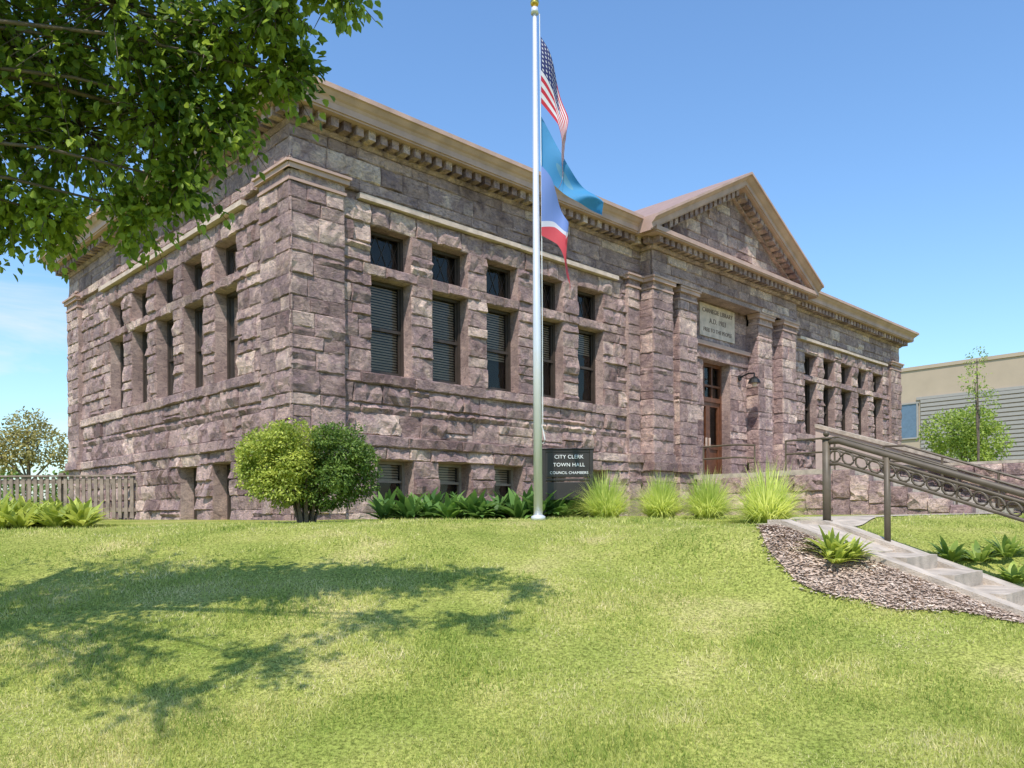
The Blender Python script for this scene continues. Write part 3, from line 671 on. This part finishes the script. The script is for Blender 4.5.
def flag_mat(name,kind):
    m,nt,out=new_mat(name); uv=N(nt,'ShaderNodeUVMap'); uv.uv_map='UVMap'; s=N(nt,'ShaderNodeSeparateXYZ'); nt.links.new(uv.outputs[0],s.inputs[0]); u,v=s.outputs[0],s.outputs[1]
    def mixc(f,c1,c2):
        x=N(nt,'ShaderNodeMixRGB'); nt.links.new(f,x.inputs[0])
        for i,c in ((1,c1),(2,c2)):
            if isinstance(c,tuple): x.inputs[i].default_value=(*c,1)
            else: nt.links.new(c,x.inputs[i])
        return x.outputs[0]
    if kind=='us':
        sf=uvmath(nt,'LESS_THAN',uvmath(nt,'MODULO',uvmath(nt,'MULTIPLY',v,13.0),2.0),1.0)
        col=mixc(sf,(.78,.76,.76),(.6,.025,.045))
        cx=uvmath(nt,'SUBTRACT',uvmath(nt,'FRACT',uvmath(nt,'MULTIPLY',u,17.0)),.5); cy=uvmath(nt,'SUBTRACT',uvmath(nt,'FRACT',uvmath(nt,'MULTIPLY',v,15.0)),.5)
        rr=uvmath(nt,'ADD',uvmath(nt,'MULTIPLY',cx,cx),uvmath(nt,'MULTIPLY',cy,cy)); star=uvmath(nt,'LESS_THAN',rr,.045)
        can=mixc(star,(.02,.03,.14),(.75,.75,.75))
        ic=uvmath(nt,'MULTIPLY',uvmath(nt,'LESS_THAN',u,.42),uvmath(nt,'LESS_THAN',v,.54))
        col=mixc(ic,col,can)
    elif kind=='state':
        dx=uvmath(nt,'SUBTRACT',u,.4); dy=uvmath(nt,'SUBTRACT',v,.5); rr=uvmath(nt,'ADD',uvmath(nt,'MULTIPLY',dx,dx),uvmath(nt,'MULTIPLY',dy,dy))
        col=mixc(uvmath(nt,'LESS_THAN',rr,.02),(.06,.30,.58),(.14,.36,.52))
    else:
        zz=uvmath(nt,'ADD',v,uvmath(nt,'MULTIPLY',u,.75))
        col=mixc(uvmath(nt,'GREATER_THAN',zz,.80),(.18,.28,.62),(.65,.65,.72))
        col=mixc(uvmath(nt,'GREATER_THAN',zz,.88),col,(.62,.07,.09))
    p=N(nt,'ShaderNodeBsdfPrincipled'); p.inputs['Roughness'].default_value=.7; nt.links.new(col,p.inputs['Base Color'])
    t=N(nt,'ShaderNodeBsdfTranslucent'); nt.links.new(col,t.inputs[0]); mx=N(nt,'ShaderNodeMixShader'); mx.inputs[0].default_value=.35
    nt.links.new(p.outputs[0],mx.inputs[1]); nt.links.new(t.outputs[0],mx.inputs[2]); nt.links.new(mx.outputs[0],out.inputs[0]); return m
def flag(name,fn,mat,na=48,nb=32):
    me=bpy.data.meshes.new(name); vs=[];fs=[];uv=[]
    for j in range(nb+1):
        for i in range(na+1):
            a,b=i/na,j/nb; vs.append(fn(a,b)); uv.append((a,b))
    for j in range(nb):
        for i in range(na):
            k=j*(na+1)+i; fs.append((k,k+1,k+na+2,k+na+1))
    me.from_pydata(vs,[],fs); ul=me.uv_layers.new(name='UVMap')
    for lp in me.loops: ul.data[lp.index].uv=uv[lp.vertex_index]
    me.polygons.foreach_set('use_smooth',[True]*len(fs)); me.materials.append(mat)
    o=bpy.data.objects.new(name,me); COL.objects.link(o); o.location=(FX+.05,FY-.03,0); return o
S=11/800
def zpx(y): return (513-y)*S
def us(a,b):
    H=.94
    z=zpx(38)-b*H*(1-.15*a)-a*(1.46-.10*b)+.04*math.sin(a*7+b*2)
    x=.03+(.38*math.sin(min(1,a*1.1)*1.5)*(.95-.22*b*a))-.06*b*a+.16*b*(1-a)*min(1,a*5)+.03*math.sin(a*11+b*5)*a
    y=-.14*math.sin(a*9+b*4.0)*(.2+.8*a)
    return (x,y,z)
def stf(a,b):
    z0=zpx(112)-b*.86; z1=zpx(203)-b*.16
    z=z0*(1-a)+z1*a-.12*math.sin(a*math.pi)*(1-b)
    return (.03+.85*a**1.05,.14+.09*math.sin(a*11+b*5)*a,z+.03*math.sin(a*9))
def cty(a,b):
    z=zpx(168)-b*.95*(1-.2*a)-a*.98+.03*math.sin(a*8)
    x=.02+.37*math.sin(min(1,a*1.1)*1.5)*(.95+.02*b*a)+.12*b*(1-a)*min(1,a*5)+.03*math.sin(a*10+b*5)*a
    return (x,-.05-.12*math.sin(a*8+b*4.5)*(.2+.8*a),z)
flag('american_flag',us,flag_mat('us_flag','us')); flag('state_flag',stf,flag_mat('state_flag','state')); flag('city_flag',cty,flag_mat('city_flag','city'))

# ------------------------------------------------------------------ sign
SG=empty('town_hall_sign',(.88,12.6,gz(.88,12.6)),math.radians(3))
sgn=MB(); DG=simple('sign_dark',(0.028,0.022,0.018),.5,var=.2); 
zb=-gz(.88,12.6)
sgn.box(-.35,.35,-.02,.02,.56+zb,.96+zb); sgn.box(-.35,.35,-.02,.02,.20+zb,.48+zb)
for xx in (-.375,.375): sgn.box(xx-.028,xx+.028,-.035,.035,-.1,.99+zb)
sgn.box(-.347,.347,-.03,.03,.95+zb,.99+zb,m=0); sgn.box(-.347,.347,-.03,.03,.50+zb,.535+zb,m=0)
sgn.box(-.42,.42,-.045,.045,.991+zb,1.012+zb)
sgn.build('sign_board',[DG],SG,bevel=.006)
WH=simple('white_letters',(.8,.8,.78),.6,var=.02)
for i,s in enumerate(('CITY CLERK','TOWN HALL','COUNCIL CHAMBERS')):
    text(s,[.082,.082,.060][i],(.02,-.026,.875+zb-.125*i),(math.radians(90),0,0),WH,SG,'lettering',.003)

# ------------------------------------------------------------------ plants
GRN=foliage_mat('hosta_leaf',(0.05,0.12,0.025),(0.20,0.34,0.07),.3)
ORN=foliage_mat('ornamental_grass',(0.30,0.40,0.06),(0.76,0.78,0.26),.45)
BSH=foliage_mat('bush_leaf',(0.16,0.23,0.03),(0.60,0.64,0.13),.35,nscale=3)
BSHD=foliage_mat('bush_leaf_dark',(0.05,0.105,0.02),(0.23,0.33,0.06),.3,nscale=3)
TRL=foliage_mat('tree_leaf',(0.06,0.125,0.016),(0.33,0.43,0.06),.48,nscale=2)
YEL=foliage_mat('tree_leaf_olive',(0.18,0.17,0.05),(0.46,0.40,0.14),.35)
LTG=foliage_mat('tree_leaf_light',(0.16,0.25,0.04),(0.44,0.52,0.11),.4)
BARK=simple('bark',(0.13,0.10,0.075),.9,var=.3,scale=12,bump=.8,bscale=30)
def strips(name,base,dirh,Ln,W,up,droop,mat,seg=4,parent=None,wmid=1.0):
    n=len(base); rows=[]
    sidev=np.stack([-dirh[:,1],dirh[:,0],np.zeros(n)],1)
    for k in range(seg+1):
        s=k/seg
        hor=Ln*(s*(1-up))+Ln*0.28*s*s*droop; ver=Ln*(s*up)-Ln*droop*0.55*s**2.2
        c=base+np.stack([dirh[:,0]*hor,dirh[:,1]*hor,ver],1)
        if wmid>1: wk=W*math.sin(math.pi*min(.97,.12+s*.88))
        else: wk=W*(1-s**1.5)+.0008
        rows.append(c-sidev*wk[:,None]/2); rows.append(c+sidev*wk[:,None]/2)
    v=np.stack(rows,1).reshape(-1,3); K=2*(seg+1); k=np.arange(n)[:,None]*K
    f=np.concatenate([k+np.array([[2*i,2*i+1,2*i+3,2*i+2]]) for i in range(seg)])
    return npmesh(name,v,f,np.repeat(rng.random(n),K),mat,parent,smooth=True)
def tuft(x,y,H,n=1200):
    z=gz(x,y); a=rng.random(n)*6.283; r0=rng.random(n)*.13*H/.7
    base=np.stack([x+np.cos(a)*r0,y+np.sin(a)*r0,np.full(n,z)],1); a2=a+rng.normal(0,.4,n)
    q=rng.random(n); up=np.clip(.97-q**.9*.58,.3,.97); Ln=H*(.78+.4*rng.random(n)); 
    strips('ornamental_grass',base,np.stack([np.cos(a2),np.sin(a2)],1),Ln,np.full(n,.009)+.006*rng.random(n),up,.25+.65*q*rng.random(n)+.2*rng.random(n),ORN,6)
def px(x,Yd): return (x-512)/800*Yd
for (xp,Yd,H_) in ((606,12.3,.92),(661,12.0,.86),(708,11.4,.86),(768,10.2,.98)):
    tuft(px(xp,Yd),Yd,H_)
def hosta_bed(name,pts,mat,wd=.10,n=26,up0=.35):
    B=[];D=[];L_=[];W_=[]
    for (x,y,R_) in pts:
        z=gz(x,y); a=rng.random(n)*6.283; B.append(np.stack([x+np.cos(a)*.04,y+np.sin(a)*.04,np.full(n,z)],1)); D.append(np.stack([np.cos(a),np.sin(a)],1)); L_.append(R_*(.8+.5*rng.random(n))); W_.append(wd*(.8+.4*rng.random(n)))
    B=np.concatenate(B);D=np.concatenate(D);L_=np.concatenate(L_);W_=np.concatenate(W_); n=len(B)
    strips(name,B,D,L_,W_,up0+.5*rng.random(n),.3+.4*rng.random(n),mat,5,wmid=2)
pts=[]
for xp in np.arange(385,585,12):
    for k in range(2):
        Yd=12.6+rng.random()*1.2; pts.append((px(xp+rng.normal(0,3),Yd),Yd,.50+.30*rng.random()))
hosta_bed('hosta_plants',pts,GRN,wd=.12)
pts=[]
for xp in np.arange(-40,95,9):
    for k in range(2):
        Yd=11.2+1.8*rng.random(); pts.append((px(xp+rng.normal(0,4),Yd),Yd,.5+.3*rng.random()))
hosta_bed('hosta_plants',pts,BSH,wd=.09,n=30)
hosta_bed('daylily_plant',[TP(.72,1.50,.42),TP(.85,1.42,.36),TP(.80,1.62,.30)],BSH,wd=.05,n=45)
hosta_bed('groundcover_plants',[TP(1.2+.2*k,-.4-.28*(k%3),.38) for k in range(15)],LTG,wd=.07,n=34)
def shell_leaves(blobs,n,L_,W_,inner=.55,droop=0.2,lumpy=1.0):
    C=[];D=[];NN=[]
    tot=sum(b[3]*b[3] for b in blobs)
    for (x,y,z,r,fz) in blobs:
        k=int(n*r*r/tot); d=nrm(rng.normal(0,1,(k,3))); rad=r*(inner+(1-inner)*rng.random(k)**.5)
        lump=1+lumpy*(.12*np.sin(d[:,0]*6+x*3)*np.sin(d[:,1]*5+1)+.08*np.sin(d[:,2]*9+y))+rng.normal(0,.05,k)
        c=np.array([x,y,z])+d*(rad*lump)[:,None]*np.array([1,1,fz])
        C.append(c); D.append(nrm(d+rng.normal(0,.6,(k,3))+np.array([0,0,-droop]))); NN.append(nrm(d*.7+np.array([0,0,.5])+rng.normal(0,.45,(k,3))))
    C=np.concatenate(C);D=np.concatenate(D);NN=np.concatenate(NN); k=len(C)
    return C,D,NN,L_*(.7+.6*rng.random(k)),W_*(.7+.6*rng.random(k))
BU=empty('trimmed_bush',(0,0,0)); by=12.0; bx=px(307,by)
b1=[(px(275,by),by-.05,.82,.50,.9),(px(261,by),by,.60,.33,.9),(px(300,by),by-.1,.98,.42,.85),(px(287,by),by-.25,.46,.42,.8),(px(264,by),by-.3,.95,.26,.9),(px(290,by),by-.35,1.1,.26,.8),(px(302,by),by-.4,.72,.26,.9),(px(253,by),by-.1,.82,.2,.9)]
b2=[(px(338,by),by+.1,.84,.52,.9),(px(354,by),by+.1,.54,.36,.9),(px(325,by),by+.05,.40,.46,.8),(px(304,by),by+.1,.30,.34,.7),(px(349,by),by-.25,.95,.28,.9),(px(333,by),by-.35,1.12,.22,.8),(px(365,by),by-.1,.80,.22,.9),(px(342,by),by-.4,.56,.26,.9)]
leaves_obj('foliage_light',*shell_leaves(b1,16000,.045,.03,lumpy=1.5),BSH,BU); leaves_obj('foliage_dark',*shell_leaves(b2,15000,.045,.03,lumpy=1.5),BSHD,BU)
m_=MB()
for k in range(9):
    a=k*.7; m_.tube([(bx+.1*math.cos(a),by+.1*math.sin(a),gz(bx,by)-.05),(bx+.2*math.cos(a),by+.2*math.sin(a),.25),(bx+.55*math.cos(a),by+.35*math.sin(a),.8)],[.035,.028,.012],6)
m_.build('stems',[BARK],BU)
# ------------------------------------------------------------------ foreground tree
TR=empty('shade_tree',(0,0,0)); tm=MB()
tx,ty=-5.7,4.0; tg=gz(tx,ty)
tm.tube([(tx,ty,tg-.2),(tx+.02,ty,tg+.4),(tx+.1,ty+.05,1.2),(tx+.3,ty+.1,2.6),(tx+.4,ty+.1,4.5),(tx+.3,ty,6.5)],[.36,.27,.22,.19,.13,.06],14)
blobs=[(-3.7,5.6,2.75,.72,1.5),(-3.1,5.8,2.8,.66,1.5),(-2.5,5.7,2.85,.56,1.6),(-3.5,5.2,3.5,.85,1.2),(-2.6,5.3,3.4,.75,1.4),(-1.95,5.5,3.3,.5,1.6),(-1.55,5.3,3.4,.42,1.6),(-2.1,5.0,4.2,.8,.4),(-2.75,5.9,2.25,.32,1.8),(-3.35,5.8,2.2,.36,1.8),(-1.15,5.3,3.52,.33,1.4),(-1.58,5.6,3.08,.34,1.6),(-2.05,5.7,2.85,.40,1.7),(-2.38,5.8,2.42,.32,1.7),(-3.75,5.9,2.2,.33,1.5),(-3.15,5.5,3.15,.6,1.3),(-2.3,5.6,3.1,.5,1.3),
 (-4.6,5.2,3.4,1.0,.6),(-4.8,4.6,4.8,1.2,.3),(-3.2,4.4,4.9,1.0,.45),(-1.8,4.2,5.0,.8,.5),(-.9,4.6,4.7,.5,.8),(-.35,4.3,4.4,.35,1.0),(-3.8,3.0,4.4,.9,.6),(-2.5,2.5,4.5,.6,.8),(-1.7,3.4,4.5,.5,.8),(-5.2,3.0,4.3,1.2,.4),(-6.5,4.4,4.2,1.4,.25),(-4.6,4.2,6.2,1.2,.2),(-5.9,3.2,5.8,1.4,.2),(-.9,3.3,4.6,.4,.9),(-3.0,1.9,4.3,.5,.8)]
LC=[];LDr=[];LN=[]
def twig(st_,en):
    mid=(st_+en)/2+Vector((random.uniform(-.05,.05),random.uniform(-.05,.05),.06))
    pp=[st_.lerp(mid,q/3).lerp(mid.lerp(en,q/3),q/3) for q in range(4)]
    tm.tube([tuple(p) for p in pp],[.007,.005,.004,.002],3,cap=False)
    nl=random.randint(14,20); tt=np.array([random.uniform(.25,1.0) for _ in range(nl)])
    base=np.array([tuple(st_.lerp(mid,q).lerp(mid.lerp(en,q),q)) for q in tt])+rng.normal(0,.035,(nl,3))
    axis=np.array(tuple((en-st_).normalized()))
    LC.append(base);LDr.append(nrm(axis*.6+rng.normal(0,.55,(nl,3))+np.array([0,0,-.35])));LN.append(nrm(np.array([0,-.4,1.0])+rng.normal(0,.55,(nl,3))))
for (x,y,z,r,dn) in blobs:
    s=Vector((tx+.3,ty+.1,min(max(z-.6,1.6),4.8))); e=Vector((x,y,z)); mid=(s+e)/2+Vector((0,0,.55))
    P_=[s.lerp(mid,k/4).lerp(mid.lerp(e,k/4),k/4) for k in range(5)]
    if dn<1 or r>.5: tm.tube([tuple(p) for p in P_],[.05,.038,.028,.018,.009],6)
    else: tm.tube([tuple(p) for p in P_[2:]],[.016,.012,.007],5)
    nt_=int((105*r*r+9)*dn)
    for k in range(nt_):
        d=Vector(nrm(rng.normal(0,1,3))); d.z*=.85
        st_=e+d*(r*.15*random.random()); rr=r*(.5+.72*random.random()); en=e+d*rr+Vector((0,0,-.12*rr-.05))
        twig(st_,en)
    if dn>=1 and r>.5:
        for k in range(22):
            q=random.uniform(.25,.95); st_=s.lerp(mid,q).lerp(mid.lerp(e,q),q); d=Vector(nrm(rng.normal(0,1,3))); twig(st_,st_+d*random.uniform(.3,.5))
LC=np.concatenate(LC);LDr=np.concatenate(LDr);LN=np.concatenate(LN); n=len(LC)
leaves_obj('leaves',LC,LDr,LN,.052+.03*rng.random(n),.042+.02*rng.random(n),TRL,TR)
tm.build('trunk_and_limbs',[BARK],TR,smooth=True)

def bgtree(name,x,y,zb,blobs,n,L_,mat,rt=.15):
    T=empty(name,(0,0,0)); tb=MB(); top=max(b[2] for b in blobs)
    tb.tube([(x,y,zb-.2),(x+.05,y,zb+(top-zb)*.5),(x,y,top)],[rt,rt*.7,rt*.2],8)
    for (bx_,by_,bz,r,fz) in blobs:
        tb.tube([(x,y,zb+(bz-zb)*.55),((x+bx_)/2,(y+by_)/2,bz-r*.3),(bx_,by_,bz)],[rt*.45,rt*.3,rt*.1],5)
    tb.build('trunk',[BARK],T); leaves_obj('crown',*shell_leaves(blobs,n,L_,L_*.6,inner=.35),mat,T)
Yd=42
bgtree('small_tree',px(28,Yd),Yd,-.1,[(px(12,Yd),Yd,3.4,1.3,.8),(px(40,Yd),Yd,3.7,1.4,.8),(px(28,Yd),Yd,4.7,1.1,.8),(px(60,Yd),Yd+1,3.1,.9,.8),(px(-20,Yd),Yd,3.6,1.8,.8)],4800,.18,YEL,.14)
Yd=40
bgtree('leafy_tree',px(965,Yd),Yd,-.1,[(px(950,Yd),Yd,3.9,1.3,.8),(px(972,Yd),Yd,4.3,1.1,.8),(px(985,Yd),Yd,3.4,1.2,.8),(px(960,Yd),Yd,2.6,1.5,.8)],6500,.16,LTG,.12)
Yd=37
bgtree('sapling_tree',px(978,Yd),Yd,-.1,[(px(978,Yd),Yd,7.0,.45,1.2),(px(974,Yd),Yd,6.0,.6,1.0),(px(984,Yd),Yd,5.0,.7,1.0)],550,.12,LTG,.07)
bl=[]
for k in range(46):
    xx=-150+ k*7.0+rng.normal(0,2); bl.append((xx,118+rng.normal(0,6),2.6+rng.random()*2.2,4.2+rng.random()*2,.75))
leaves_obj('distant_trees',*shell_leaves(bl,22000,.85,.6,inner=.5),BSHD)
# ------------------------------------------------------------------ fence
fc=MB(); FW=simple('weathered_wood',(0.27,0.21,0.165),.9,var=.35,scale=5,bump=.4)
x=-15.6
FYd=19.9
while x<-9.15:
    g_=gz(x,FYd); fc.box(x-.042,x+.042,FYd-.012,FYd+.012,g_+.04,.98+random.uniform(-.01,.01),random.random()); x+=.15
for zz in (.15,.86): fc.box(-15.6,-9.1,FYd+.014,FYd+.06,zz-.05,zz+.05)
fc.box(-15.65,-9.1,FYd-.05,FYd+.075,.985,1.02)
for xx in (-15.6,-13.4,-11.25,-9.12): fc.box(xx-.06,xx+.06,FYd+.061,FYd+.18,-.3,1.08)
fc.build('wooden_fence',[FW])
# ------------------------------------------------------------------ modern building on the right
MBD=empty('office_building',(29.5,60,0),math.atan2(-6,5.1))
ob=MB(); TB=simple('tan_panel',(0.46,0.36,0.26),.8,var=.05,scale=1); GR=simple('grey_siding',(0.36,0.33,0.30),.7,var=.05); GB=simple('office_glass',(0.12,0.18,0.25),.08,var=.1)
ob.box(-14,30,0,30,-.5,10.4); ob.box(-14.1,30.1,-.08,30.1,10.4,10.65,m=0)
z=1.0
while z<7.9:
    ob.box(1.2,30.1,-.12,-.004,z,z+.22,m=1); z+=.3
ob.box(.9,30.1,-.10,-.003,8.15,8.35,m=1)
ob.box(-2.5,1.0,-.06,-.003,5.4,7.9,m=2); ob.box(-2.6,1.1,-.12,-.05,7.9,8.0,m=1); ob.box(-2.6,1.1,-.12,-.05,5.3,5.4,m=1)
for xx in (-2.5,-.8,.95): ob.box(xx-.05,xx+.05,-.11,-.062,5.4,7.9,m=1)
ob.build('walls',[TB,GR,GB],MBD)
print('done')
